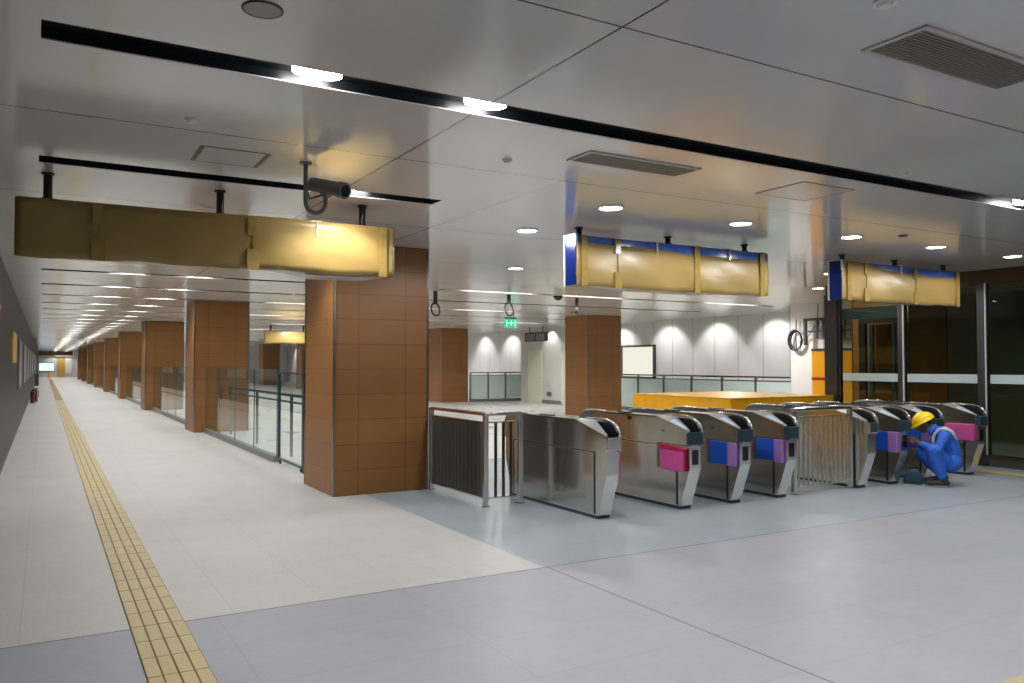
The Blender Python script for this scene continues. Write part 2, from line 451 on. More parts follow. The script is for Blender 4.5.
# wall washers by the far white wall
for y in (34.4, 31.8, 39.6, 23.7, 21.1, 18.8, 16.45, 45, 50, 56, 62, 68, 74):
    spot(17.5, y, H - .015, P_WASH, 96, .5, .05, (1, 1, 1), (0, -math.radians(37), 0))

spot(16.3, 5.6, H - .03, 70, 150, .6, .1, (1, .86, .66)); spot(16.2, 6.6, H - .03, 45, 160, .6, .1, (1, .92, .75))  # second spot added without a fixture to lift the dark glass room

spot(17.2, 27.15, H - .015, 45, 96, .35, .04, (1, 1, 1), (0, -math.radians(24), 0))

# ------------------------------------------------------------------ wrapped hanging signs
def sag_film(x0, x1, z, drop, y0, y1):
    b = MB(); n = 16; V = []
    for i in range(n + 1):
        u = i / n; x = x0 + (x1 - x0) * u
        d = drop * (1 - (2 * u - 1) ** 2) * (1 + .15 * math.sin(9 * u))
        V.append([b.bm.verts.new((x, y, z - d * (1 - (2 * (y - y0) / (y1 - y0) - 1) ** 2 * .5))) for y in (y0, (y0 + y1) / 2, y1)])
    for i in range(n):
        for k in range(2): b.bm.faces.new((V[i][k], V[i + 1][k], V[i + 1][k + 1], V[i][k + 1]))
    return b
def paper(L, z0, ztops, y, th, seed, bulge=.012):
    """kraft sheet over the face of the sign: wavy top edge, slightly cockled face, wrapped under the bottom"""
    rnd = random.Random(seed); b = MB(); nx, nz = 60, 8; G = []
    ph = [rnd.uniform(0, 6) for _ in range(6)]
    for i in range(nx + 1):
        x = L * i / nx; u = i / nx
        k = u * (len(ztops) - 1); a = int(min(k, len(ztops) - 2)); zt = ztops[a] + (ztops[a + 1] - ztops[a]) * (k - a) + .006 * math.sin(13 * u + ph[0])
        zb = z0 + .006 * math.sin(17 * u + ph[1]) + .004 * math.sin(41 * u + ph[2])
        row = []
        for j in range(nz + 1):
            v = j / nz
            d = bulge * math.sin(PI * v) * (1 + .35 * math.sin(7 * u + ph[3])) + .004 * math.sin(23 * u + 5 * v + ph[4])
            row.append(b.bm.verts.new((x, y - d, zb + (zt - zb) * v)))
        G.append(row)
    for i in range(nx):
        for j in range(nz): b.bm.faces.new((G[i][j], G[i + 1][j], G[i + 1][j + 1], G[i][j + 1]))
    bm = b.bm
    ret = bmesh.ops.extrude_face_region(bm, geom=bm.faces[:])
    for v in ret['geom']:
        if isinstance(v, bmesh.types.BMVert): v.co.y += th
    bmesh.ops.recalc_face_normals(bm, faces=bm.faces[:])
    return b
def hung_sign(label, x0, x1, z0, z1, posts, ztops, seams, film=None, blue_end=True, seed=1, cores='blue_film', clear=()):
    L = x1 - x0; yc = 7.20
    t = thing('hanging_sign', label, 'sign', (x0, 7.1, 0), 'paper wrapped signs hanging from the ceiling')
    box(0.01, L - .01, .012, .20, z0 + .012, z1, .006).build('sign_box', cores, t)
    paper(L, z0, ztops, .004, .006, seed).build('paper_wrap', 'kraft', t, True)
    if blue_end:
        b = box(-.006, .012, .0, .205, z0 + .01, z1 + .01, .004); b.build('end_cap', 'blue_deep', t)
        MB().box(-.012, .014, .19, .215, z0, z1 + .015).box(-.010, .014, -.010, .008, z1 - .12, z1 + .012).box(-.008, .014, 0, .2, z1 + .002, z1 + .014).build('edge_tape', 'white_film', t)
    else:
        box(-.004, .012, .005, .2, z0 + .01, z1 - .01).build('end_cap', 'kraft', t)
    box(L - .012, L + .004, .005, .2, z0 + .01, z1 - .012).build('end_cap', 'kraft', t)
    for (sx, full) in seams:
        b = MB()
        if full: b.box(sx - .04, sx + .04, -.022, -.012, z0 - .004, z1 - .0)
        else:
            b.box(sx - .05, sx + .05, -.024, -.012, z0 - .006, z0 + .17).box(sx - .045, sx + .03, -.024, -.010, z1 - .17, z1 - .01)
            b.box(sx - .004, sx + .004, -.0215, -.012, z0 + .15, z1 - .14)
        b.build('tape_strip', 'tape', t)
    for cx in clear:
        MB().box(cx - .006, cx + .006, -.016, .01, z1 - .13, z1 - .01).box(cx - .05, cx + .05, .0, .1, z1, z1 + .012).build('clear_tape', 'clear_tape', t)
    if film: sag_film(film[0] - x0, film[1] - x0, z0 + .01, film[2], .0, .2).build('plastic_film', 'white_film', t, True)
    for px in posts:
        a = px - x0
        p = MB().cyl((a, .1, z1), (a, .1, H), .032, n=20).build('hanger_post', 'black_metal', t, True, 40)
        for zz in (z1, H - .015): MB().cyl((a, .1, zz), (a, .1, zz + .015), .048, n=20).build('flange', 'black_metal', p, True, 40)
    return t
hung_sign('left brown paper wrapped sign hanging before the nearest pillar', -.20, 2.84, 2.415, 2.87, (.01, 1.29, 2.56), (2.845, 2.85, 2.86, 2.865, 2.885, 2.88, 2.87), ((.56, False), (1.74, False), (2.92, True)), film=(1.75, 2.8, .07), blue_end=False, seed=3, cores='kraft', clear=(2.3,))
hung_sign('middle paper wrapped sign with blue left end above the ticket gates', 4.91, 7.83, 2.44, 2.985, (5.02, 6.28, 7.52), (2.92, 2.905, 2.895, 2.885, 2.875, 2.88), ((.10, True), (.56, False), (1.72, True), (2.80, True)), film=(4.95, 7.3, .04), seed=5, clear=(1.12, 2.25))
hung_sign('right paper wrapped sign with blue left end by the glass screen', 9.22, 11.90, 2.46, 2.985, (9.36, 10.50, 11.66), (2.985, 2.98, 2.90, 2.89, 2.875, 2.88), ((.14, True), (.50, False), (1.60, False), (2.62, True)), film=(9.7, 11.5, .02), seed=8, clear=(1.28,))
t = thing('hanging_sign', 'small far paper wrapped sign seen left of the nearest pillar', 'sign', (7.2, 31, 0), 'paper wrapped signs hanging from the ceiling')
box(.01, 2.99, .012, .2, 2.39, 2.84).build('sign_box', 'kraft', t)
paper(3, 2.38, (2.85, 2.845, 2.85), .004, .006, 12).build('paper_wrap', 'kraft', t, True)
for a in (.25, 1.5, 2.75): MB().cyl((a, .1, 2.84), (a, .1, H), .032).build('hanger_post', 'black_metal', t, True, 40)

# ------------------------------------------------------------------ ceiling fittings
def vent(label, x0, x1, y0, y1):
    t = thing('air_vent', label, 'vent', (x0, y0, H))
    L, W = x1 - x0, y1 - y0; f = .028
    MB().box(0, L, 0, f, -.010, 0).box(0, L, W - f, W, -.010, 0).box(0, f, f, W - f, -.010, 0).box(L - f, L, f, W - f, -.010, 0).build('frame', 'vent_frame', t)
    box(f, L - f, f, W - f, -.0015, 0).build('backing', 'black', t)
    b = MB(); n = 14
    for k in range(n):
        y = f + (W - 2 * f) * (k + .5) / n
        b.box(f, L - f, y - .0042, y + .0042, -.008, -.002)
    b.build('slats', 'vent_slat', t)
M['vent_frame'] = plain('vent frame', (.50, .48, .42), .4, var=.03)
M['vent_slat'] = plain('vent slat', (.30, .28, .21), .45, var=.03)
vent('large slatted air vent at the top right corner of the ceiling', 3.31, 4.42, 2.10, 2.43)
vent('slim slatted air vent in the ceiling above the middle sign', 3.26, 4.29, 4.53, 4.83)
def hatch(label, x0, x1, y0, y1, dark):
    t = thing('access_hatch', label, 'hatch', (x0, y0, H)); L, W = x1 - x0, y1 - y0
    box(.008, L - .008, .008, W - .008, -.003, -.0005).build('panel', 'hatch_panel', t)
    b = MB(); e = .008
    b.box(0, L, 0, e, -.004, 0).box(0, L, W - e, W, -.004, 0).box(0, e * (4 if dark else 1), e, W - e, -.004, 0).box(L - e * (4 if dark else 1), L, e, W - e, -.004, 0)
    b.build('frame', 'hatch_gap', t)
M['hatch_panel'] = plain('hatch panel', (.62, .61, .57), .2, var=.02)
M['hatch_gap'] = plain('hatch gap', (.12, .11, .09), .5)
hatch('square ceiling hatch above the left wrapped sign', .90, 1.37, 5.75, 6.2, True)
hatch('square ceiling hatch above the right end of the middle sign', 5.32, 5.95, 4.44, 4.97, False)
t = thing('ceiling_speaker', 'round grey speaker grille in the ceiling at top left', 'speaker', (.77, 3.40, H))
MB().cyl((0, 0, -.006), (0, 0, 0), .078, n=40).build('grille', 'grille', t)
MB().tube([(.08 * math.cos(a), .08 * math.sin(a), -.003) for a in [2 * PI * k / 40 for k in range(40)]], .005, 8, True).build('rim', 'dark_grey', t, True)
def sensor(label, x, y, r=.045, m='white'):
    t = thing('smoke_detector', label, 'detector', (x, y, H))
    MB().cyl((0, 0, -.012), (0, 0, 0), r, n=28).build('base', m, t)
    MB().cyl((0, 0, -.024), (0, 0, -.012), r * .55, r * .75, n=28).build('sensing_head', m, t)
sensor('small white round detector in the ceiling above the left sign', .75, 5.16, .035)
sensor('small round detector in the ceiling left of the slim vent', 2.89, 5.05, .035)
sensor('round detector at the top edge by the large vent', 2.95, 2.05, .045)
sensor('small detector above the longest slot over the square hatch at right', 5.73, 3.83, .03)
sensor('ring shaped detector above the right wrapped sign', 8.55, 5.75, .05, 'mid_grey')

# security camera
t = thing('security_camera', 'grey security camera on a hooked ceiling arm above the left sign', 'camera', (1.65, 5.87, H))
pts = [(0, 0, 0), (0, 0, -.25)] + [(.075 - .075 * math.cos(a), 0, -.29 - .075 * math.sin(a)) for a in [PI * k / 8 for k in range(0, 9)]] + [(.15, 0, -.25)]
MB().tube(pts, .0165, 12).build('mount_arm', 'mid_grey', t, True)
MB().cyl((0, 0, -.012), (0, 0, 0), .045, n=24).build('ceiling_flange', 'mid_grey', t)
def R3(d): return Vector(d).normalized()
d = R3((.52, -.90, -.27)); c0 = Vector((.085, .09, -.135)); c1 = c0 + d * .31
h = MB().cyl(c0, c1, .054, n=24).build('housing', 'mid_grey', t, True, 40)
MB().cyl(c0 - d * .015, c0 + d * .01, .050, n=24).build('rear_cap', 'mid_grey', h, True, 40)
MB().cyl(c1 - d * .04, c1 + d * .015, .062, n=24).build('lens_hood', 'mid_grey', h, True, 40)
MB().cyl(c1 + d * .0151, c1 + d * .018, .044, n=24).build('lens', 'black_gloss', h)
MB().cyl((.15, 0, -.25), (.15, .0, -.16), .022, n=16).cyl((.13, -.03, -.215), (.17, .03, -.215), .028, n=16).build('swivel_joint', 'mid_grey', t, True, 40)
MB().tube([c0 - d * .01, c0 + Vector((-.05, 0, -.05)), c0 + Vector((-.03, -.01, -.11)), (.14, 0, -.22)], .007, 8).build('cable', 'black', t, True)

# drop pipes with cable loops, dome camera, exit sign
def drop_loop(label, x, y, ln, lr, spread=False):
    t = thing('cable_drop', label, 'cable', (x, y, H))
    MB().cyl((0, 0, -ln), (0, 0, 0), .045, n=14).build('drop_pipe', 'black_metal', t)
    if spread:
        MB().tube([(0, 0, -ln), (-.08, 0, -ln - .12), (-.16, 0, -ln - .2)], .014, 6).tube([(0, 0, -ln), (.02, 0, -ln - .24)], .014, 6).tube([(0, 0, -ln), (-.03, .02, -ln - .2)], .014, 6).build('cable_loop', 'black', t, True)
    else:
        c = Vector((0.0, 0, -ln - lr + .03)); ps = []
        MB().tube([c + Vector((lr * .72 * math.cos(a), .3 * lr * math.sin(a), lr * math.sin(a))) for a in [2 * PI * k / 28 for k in range(28)]], .018, 8, True).build('cable_loop', 'black', t, True)
drop_loop('coiled black cable on a ceiling drop beside the nearest pillar', 6.90, 15.0, .27, .13)
drop_loop('coiled black cable on a ceiling drop above the green exit sign', 8.63, 15.0, .20, .14)
drop_loop('loose black cable ends on a ceiling drop before the hall pillar', 10.40, 15.0, .16, .12, True)
t = thing('dome_camera', 'small black dome camera in the hall ceiling left of the middle sign', 'camera', (9.36, 14.2, H))
MB().cyl((0, 0, -.05), (0, 0, 0), .11, n=24).build('base', 'white', t)
MB().ball((0, 0, -.05), .10, n=20).build('dome', 'black_gloss', t, True)
t = thing('exit_sign', 'green lit exit sign hanging from the hall ceiling', 'sign', (10.93, 19.2, 0))
b = box(0, .36, 0, .05, 2.59, 2.84, .006).build('sign_face', 'exit_green', t)
m = MB().box(.04, .06, -.008, 0, 2.62, 2.80).box(.30, .32, -.008, 0, 2.62, 2.80)
m.box(.10, .26, -.008, 0, 2.71, 2.735).prism([(.17, 2.65), (.20, 2.65), (.21, 2.79), (.18, 2.79)], 1, -.008, 0)
m.build('pictogram', 'exit_white', t)
box(-.012, .372, .005, .06, 2.84, 2.88).build('housing', 'dark_grey', t)
for a in (.08, .28): MB().cyl((a, .03, 2.88), (a, .03, H), .012).build('hanger_rod', 'dark_grey', t)

# ------------------------------------------------------------------ ticket gates
def lower_pts(inset=0):
    return [(-.88, .035), (-1.03, .46), (-1.03, .72), (1.03, .72), (1.03, .46), (.88, .035)]
HOOD = [(-1.06, .70), (-1.06, .84), (-1.052, .885), (-1.032, .925), (-1.0, .957), (-.955, .982), (-.90, .998), (-.80, 1.008), (-.62, 1.01)]
def gate(label, x, wrap, nose='dark_teal', outer=False):
    t = thing('ticket_gate', label, 'ticket gate', (x, 7.66, 0), 'row of ticket gates')
    w = .085
    MB().box(-w + .004, w - .004, -.87, .87, 0, .04, .006).build('plinth', 'dark_teal', t)
    MB().prism(lower_pts(), 0, -w + .004, w - .004).build('body', 'steel', t)
    # side panels stand a hair proud and leave dark joints between them
    for sd in (-1, 1):
        xa, xb = sorted((sd * (w - .004), sd * w))
        MB().prism([(-.815, .05), (-.815, .675), (.815, .675), (.815, .05)], 0, xa, xb).build('side_panel', 'steel_h', t)
        xa, xb = sorted((sd * (w - .004), sd * (w - .0015)))
        MB().box(xa, xb, -.842, -.817, .045, .68).box(xa, xb, .817, .842, .045, .68).box(xa, xb, -.84, .84, .682, .690).build('shadow_gap', 'black_metal', t)
    # upper shell: right wall hooded at the front and cut at the back, left wall the other way round
    cut = [(.52, 1.0), (1.0, .865), (1.06, .845), (1.06, .70)]
    right = HOOD + cut
    left = [(-y, z) for (y, z) in right][::-1]
    MB().prism(right, 0, w - .026, w).build('right_shell', 'steel_h', t)
    MB().prism(left, 0, -w, -w + .020).build('left_shell', 'steel_h', t)
    mid = [(-1.0, .70), (-1.0, .79), (-.56, .95), (-.5, .985), (.5, .985), (.56, .95), (1.0, .79), (1.0, .70)]
    MB().prism(mid, 0, -w + .020, w - .026).build('deck', 'deck_black', t)
    box(-w + .0, w - .0, -.50, .50, .986, 1.008, .004).build('top_plate', 'steel', t)
    for sg, xa in ((-1, w - .0285), (1, -w + .020)):
        MB().prism([(sg * y, z) for y, z in ((1.03, .79), (1.032, .86), (1.015, .905), (.985, .945), (.94, .972), (.88, .99), (.56, .995), (.56, .945))], 0, xa, xa + .0025).build('hood_shade', 'deck_black', t)  # dark sheets added so the hood's inside looks shaded
    # rolled bright edge of the hood
    e = [(-1.062, .85), (-1.054, .888), (-1.034, .928), (-1.002, .96), (-.957, .985), (-.90, 1.001), (-.80, 1.011), (-.60, 1.013), (-.48, 1.012)]
    MB().tube([(w - .013, y, z) for y, z in e], .0135, 8).build('hood_edge', 'steel_bright', t, True)
    MB().tube([(-w + .010, -y, z) for y, z in e], .0125, 8).build('hood_edge', 'steel_bright', t, True)
    for sg in (-1, 1):
        y0, y1 = sorted((sg * 1.072, sg * .99))
        box(-w - .003, w + .001, y0, y1, .715, .853, .014).build('nose_cap', nose, t)
        # sloping plate twisted from the low left wall up to the hood, with the reader pad on it
        q = -sg
        A, B, C_, D = Vector((-w + .002, -.50, 1.006)), Vector((-w + .002, -1.0, .874)), Vector((w - .026, -.50, 1.008)), Vector((w - .026, -.66, 1.003))
        E_ = Vector((-w + .045, -1.0, .872))
        def turned(p): return Vector((p.x, p.y, p.z)) if sg < 0 else Vector((-p.x, -p.y, p.z))
        def sheet(Ls, Rs, th, name, mat):
            m = MB(); rows = []
            for a, b in zip(Ls, Rs):
                rows.append([[m.bm.verts.new(turned(a.lerp(b, k / 4) - Vector((0, 0, d)))) for k in range(5)] for d in (0, th)])
            for p_, n_ in zip(rows, rows[1:]):
                for k in range(4):
                    for d in (0, 1): m.bm.faces.new((p_[d][k], p_[d][k + 1], n_[d][k + 1], n_[d][k]))
                for k in (0, 4): m.bm.faces.new((p_[0][k], n_[0][k], n_[1][k], p_[1][k]))
            for r_ in (rows[0], rows[-1]):
                for k in range(4): m.bm.faces.new((r_[0][k], r_[0][k + 1], r_[1][k + 1], r_[1][k]))
            bmesh.ops.recalc_face_normals(m.bm, faces=m.bm.faces[:]); return m.build(name, mat, t, True, 40)
        def right_edge(v): return C_.lerp(D, v / .32) if v < .32 else D.lerp(E_, (v - .32) / .68)
        vs = [k / 16 for k in range(17)]
        sheet([A.lerp(B, v) for v in vs], [right_edge(v) for v in vs], .012, 'slope_plate', 'satin')
        if not outer:
            up = Vector((0, 0, .005)); vv = [.40 + .5 * k / 8 for k in range(9)]
            Lf = [A.lerp(B, v).lerp(right_edge(v), .14) + up for v in vv]; Rt = [A.lerp(B, v).lerp(right_edge(v), .62) + up for v in vv]
            sheet(Lf, Rt, .006, 'reader_pad', 'pad_glass')
    if not outer:
        f = MB().box(-.04, .045, -1.036, -1.028, .50, .66, .003).build('display', 'black_gloss', t)
        box(-w - .001, -w + .002, -.62, -.58, .84, .855).build('coin_slot', 'black', t)
        for yy, zz in ((.0, .965), (.75, .90)):
            box(-w - .002, -w + .004, yy - .035, yy + .035, zz - .03, zz + .015).build('sensor_window', 'black_gloss', t)
    box(-.05, .03, .08, .30, 1.007, 1.022, .004).build('top_sensor', 'black_gloss', t)
    if wrap in ('pink', 'pinkside'):
        sgn = -1 if wrap == 'pink' else 1
        X0, X1 = sorted((sgn * w, sgn * (w + .045)))
        foam = box(X0, X1, -.985, -.60, .42, .655, .014).build('foam_wrap', 'foam_pink', t)
        b = MB().prism([(-.99, .645), (-.99, .668), (-.80, .690), (-.66, .694), (-.595, .698), (-.595, .645)], 0, X0 - .003, X1 + .003)
        b.box(X0 + .01, X1, -.996, -.984, .43, .655, .004).build('foam_top', 'foam_red' if sgn < 0 else 'foam_pink', foam)
    elif wrap == 'pinkhigh':
        foam = box(-w - .07, -w, -1.0, -.58, .50, .715, .016).build('foam_wrap', 'foam_pink', t)
        box(-w - .074, -w + .002, -.985, -.60, .69, .735, .010).build('foam_top', 'foam_pink', foam)
    elif wrap == 'blue':
        box(-w - .055, -w, -.875, -.605, .445, .70, .012).build('foam_wrap', 'foam_blue', t)
        box(-w - .045, -w, -1.0, -.875, .43, .70, .008).build('foam_sleeve', 'foam_purple', t)
    if wrap in ('pink', 'blue'):
        MB().box(-w - .006, -w, -.60, -.50, .43, .70).box(-w - .004, -w, -1.0, -.5, .70, .712).build('flap_frame', 'steel_dark', t)
    return t
gate('plain stainless ticket gate beside the short railing, leftmost of the row', 5.035, 'pinkside', 'steel', True)
gate('stainless ticket gate wrapped in pink foam, second from the left', 6.155, 'pink')
gate('ticket gate with blue and lilac foam right after the left pink one', 6.915, 'blue')
gate('ticket gate with blue and lilac foam just left of the wide railing', 7.675, 'blue')
gate('stainless ticket gate half hidden behind the wide railing', 9.16, 'none', 'steel', True)
gate('ticket gate with blue and lilac foam next to the crouching worker', 9.835, 'blue')
gate('ticket gate behind the crouching worker, blue foam over his arm', 10.56, 'blue')
gate('rightmost ticket gate wrapped in pink foam by the glass screen', 11.60, 'pinkhigh')

# ------------------------------------------------------------------ railings by the gates
def bar_fence(label, runs, posts, bm_='bar_steel', bd=.030, group='stainless railings beside the gates'):
    """runs: (p, q, bars) ; flat upright bars set across the run"""
    t = thing('railing', label, 'railing', (posts[0][0], posts[0][1], 0), group)
    ox, oy = posts[0]
    for (p, q, n, first, last) in runs:
        p = Vector((p[0] - ox, p[1] - oy, 0)); q = Vector((q[0] - ox, q[1] - oy, 0)); d = (q - p); L = d.length; d.normalize(); nn = Vector((-d.y, d.x, 0))
        ang = math.atan2(d.y, d.x)
        def loc(b, name, m, **k):
            o = b.build(name, m, t, **k); o.location = p; o.rotation_euler.z = ang; return o
        loc(box(-.02, L + .02, -.028, .028, 1.015, 1.055, .012), 'top_rail', 'steel_bright')
        loc(box(0, L, -.02, .02, .935, .95), 'upper_rail', 'steel')
        loc(box(0, L, -.02, .02, .085, .10), 'lower_rail', 'steel')
        for k in range(n):
            x = first + (L - first - last) * k / max(1, n - 1)
            loc(box(x - .004, x + .004, -bd, bd, .10, .935), 'bar', bm_)
    for x, y in posts:
        o = box(-.026, .026, -.026, .026, 0, 1.045, .006).build('post', 'steel', t); o.location = (x - ox, y - oy, 0)
        MB().box(-.045, .045, -.045, .045, 0, .008).build('foot_plate', 'steel', o)
M['bar_dark'] = brushed('dark railing bar', (.22, .21, .18), .3, (60, 60, 1.2))
M['bar_steel'] = brushed('railing bar steel', (.80, .77, .70), .32, (9, 9, 1))
bar_fence('stainless railing with upright bars between the nearest pillar and the leftmost gate', [((4.30, 9.42), (4.30, 8.03), 14, .06, .06), ((4.30, 8.0), (4.74, 8.0), 3, .13, .11)], [(4.30, 9.46), (4.30, 8.0), (4.75, 8.0)], 'bar_dark')
bar_fence('wide stainless railing with upright bars in the middle of the gate row', [((7.97, 6.85), (9.0, 6.85), 11, .09, .09)], [(7.97, 6.85), (9.02, 6.85)], 'bar_steel', .015)

# ------------------------------------------------------------------ glass balustrades along the corridor
def balustrade(label, y0, y1, panels):
    t = thing('glass_balustrade', label, 'balustrade', (3.30, y0, 0), 'glass balustrades between the corridor pillars')
    L = y1 - y0
    box(-.05, .05, 0, L, 0, .10, .004).build('base_channel', 'kerb', t)
    for i in range(panels):
        a, b = L * i / panels + .012, L * (i + 1) / panels - .012
        g = box(-.007, .007, a, b, .06, 1.50).build('glass_panel', 'glass', t)
        MB().box(-.0075, .0075, a, b, 1.50, 1.506).box(-.0075, .0075, a - .004, a, .1, 1.506).box(-.0075, .0075, b, b + .004, .1, 1.506).build('glass_edge', 'glass_edge', g)
    return t
for k in range(8):
    y0 = PY[k] + 1.24 + (2.55 if k == 0 else 0); y1 = PY[k + 1]
    lab = 'glass balustrade between the nearest pillar and the second pillar' if k == 0 else 'glass balustrade between the %s and %s corridor pillars' % (ordinal(k + 1), ordinal(k + 2))
    balustrade(lab, y0, y1, 4 if k == 0 else 5)
t = thing('glass_gate', 'framed glass gate leaf beside the nearest pillar', 'gate', (3.30, 10.80, 0))
MB().box(-.02, .02, 2.34, 2.38, .06, 1.47).box(-.02, .02, .95, .99, .06, 1.47).box(-.02, .02, .95, 2.38, 1.44, 1.47).box(-.02, .02, .95, 2.38, .06, .10).build('frame', 'dark_teal', t)
box(-.006, .006, .99, 2.34, .10, 1.44).build('glass_panel', 'glass', t)
for yy in (1.05, 2.28): MB().cyl((-.015, yy, .03), (.015, yy, .03), .03).build('wheel', 'black', t)
for a, m in ((.0, 0), (.90, 0)): box(-.02, .02, a, a + .04, 0, 1.47).build('fixed_post', 'dark_teal', t)
# handrail of the stair opening behind the glass
t = thing('stair_handrail', 'dark teal handrail with two rails behind the nearest glass balustrade', 'handrail', (3.72, 11.2, 0))
box(-.025, .025, 0, 8.2, 1.03, 1.08, .012).build('top_rail', 'dark_teal', t)
box(-.02, .02, 0, 8.2, .92, .955, .008).build('lower_rail', 'dark_teal', t)
for yy in (.1, 2.8, 5.4, 8.0): box(-.02, .02, yy - .03, yy + .03, 0, 1.04).build('post', 'steel_dark', t)

# railings at the back of the hall
def back_rail(label, p, q, n):
    p, q = Vector((*p, 0)), Vector((*q, 0)); d = q - p; L = d.length
    t = thing('glass_railing', label, 'railing', p, 'frosted glass railings at the back of the hall', math.atan2(d.y, d.x))
    box(-.03, L + .03, -.06, .06, 0, .12).build('kerb', 'kerb', t)
    box(0, L, -.03, .03, 1.20, 1.25, .01).build('top_rail', 'steel_dark', t)
    box(0, L, -.015, .015, 1.10, 1.13).build('glass_rail', 'steel_dark', t)
    for i in range(n + 1):
        x = L * i / n; box(x - .03, x + .03, -.03, .03, .1, 1.2).build('post', 'steel_dark', t)
    for i in range(n): box(L * i / n + .035, L * (i + 1) / n - .035, -.008, .008, .14, 1.10).build('glass_panel', 'frost', t)
back_rail('frosted glass railing before the scalloped white wall, left of the service doors', (15.56, 30.3), (18.1, 30.3), 3)
back_rail('frosted glass railing along the right white wall behind the yellow counter', (17.5, 15.05), (17.5, 22.9), 6)

# ------------------------------------------------------------------ things at the back of the hall
t = thing('light_box', 'blank lit panel in a dark frame on the far white wall', 'light box', (18.40, 21.85, 0))
MB().box(0, .098, 0, 1.86, 1.08, 1.15).box(0, .098, 0, 1.86, 2.2, 2.27).box(0, .098, 0, .07, 1.08, 2.27).box(0, .098, 1.79, 1.86, 1.08, 2.27).build('frame', 'dark_grey', t)
box(.03, .098, .07, 1.79, 1.15, 2.2).build('lit_panel', 'lightbox', t)
t = thing('hanging_sign', 'dark unlit sign plate above the service doors', 'sign', (17.0, 26.65, 0))
box(0, .10, 0, 1.6, 2.50, 2.86, .01).build('sign_box', 'dark_grey', t)
MB().box(-.012, 0, .1, .7, 2.55, 2.8).box(-.012, 0, .85, 1.5, 2.55, 2.8).build('sign_face', 'mid_grey', t)
for a in (.3, 1.3): MB().cyl((.05, a, 2.86), (.05, a, H), .02).build('hanger_rod', 'black_metal', t)
t = thing('wall_plate', 'small grey plate low on the wall between the service doors', 'plate', (17.62, 27.2, .30))
box(-.02, 0, 0, .34, 0, .18, .004).build('cover', 'mid_grey', t)
box(-.026, -.02, .05, .29, .05, .13).build('louvre', 'dark_grey', t)

t = thing('covered_counter', 'low counter covered in yellow sheeting behind the gates', 'counter', (10.05, 9.95, 0))
def skirt(x0, x1, y0, y1, z0, z1):
    b = MB(); P = []; n = 120; per = [(x0, y0), (x1, y0), (x1, y1), (x0, y1)]
    for s in range(4):
        a, c = per[s], per[(s + 1) % 4]; d = Vector((c[0] - a[0], c[1] - a[1])); nrm = Vector((d.y, -d.x)).normalized()
        for k in range(30):
            u = k / 30; P.append((a[0] + d.x * u, a[1] + d.y * u, nrm, s * 30 + k))
    R = []
    for (zz, amp) in ((z1, 0), (z1 - .12, .006), (.5, .02), (z0, .035)):
        R.append([b.bm.verts.new((x + nr.x * (amp * (math.sin(k * 1.9) + .6 * math.sin(k * .77)) + amp * .8), y + nr.y * (amp * (math.sin(k * 1.9) + .6 * math.sin(k * .77)) + amp * .8), zz)) for (x, y, nr, k) in P])
    for i in range(3):
        for k in range(120): b.bm.faces.new((R[i][k], R[i + 1][k], R[i + 1][(k + 1) % 120], R[i][(k + 1) % 120]))
    b.bm.faces.new(R[0]); b.bm.faces.new(R[-1])
    bmesh.ops.recalc_face_normals(b.bm, faces=b.bm.faces[:])
    return b
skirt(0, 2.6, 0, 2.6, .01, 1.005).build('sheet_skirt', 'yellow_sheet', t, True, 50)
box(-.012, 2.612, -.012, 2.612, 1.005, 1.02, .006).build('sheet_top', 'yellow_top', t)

t = thing('cabinet', 'tall orange yellow cabinet with a red stripe left of the glass screen', 'cabinet', (15.75, 11.3, 0))
box(0, .44, 0, 1.68, .02, 1.90, .01).build('body', 'cabinet', t)
box(-.01, .44, -.01, 1.69, 1.90, 1.96).build('top_trim', 'dark_grey', t)
MB().box(-.012, .0, 0, 1.68, 1.22, 1.28).build('stripe', 'red', t)
MB().box(-.008, 0, .83, .84, .05, 1.21).box(-.008, 0, .83, .84, 1.29, 1.88).build('door_gap', 'dark_grey', t)
t = thing('cable_tray', 'dark cable tray frame on the wall above the orange cabinet', 'cable tray', (16.0, 11.4, 2.2))
MB().box(0, .08, 0, 2.03, .44, .50).box(0, .08, 0, 1.98, .16, .20).box(0, .08, 1.97, 2.03, -.15, .50).build('rail', 'dark_grey', t)
for a in (.25, .55, .85, 1.15, 1.45, 1.62): box(.01, .07, a, a + .05, .0, .46).build('rung', 'dark_grey', t)
box(.02, .18, .1, 1.6, -.02, .30).build('tray_pan', 'mid_grey', t)
t = thing('cable_coil', 'round coil of black cable hanging on the pale wall left of the steel post', 'cable', (16.12, 13.74, 2.18))
for k in range(3):
    rr = .215 + .02 * k
    MB().tube([(-.02 * k, rr * .8 * math.cos(a) + .01 * k, rr * math.sin(a)) for a in [2 * PI * i / 40 for i in range(40)]], .016, 8, True).build('cable_loop', 'black', t, True)
MB().tube([(0, .0, -.2), (0, .02, .1), (0, .0, .52)], .012, 6).tube([(0, -.1, -.05), (0, -.35, .08), (0, -.62, .4), (0, -.66, .88)], .010, 6).build('cable_tail', 'black', t, True)

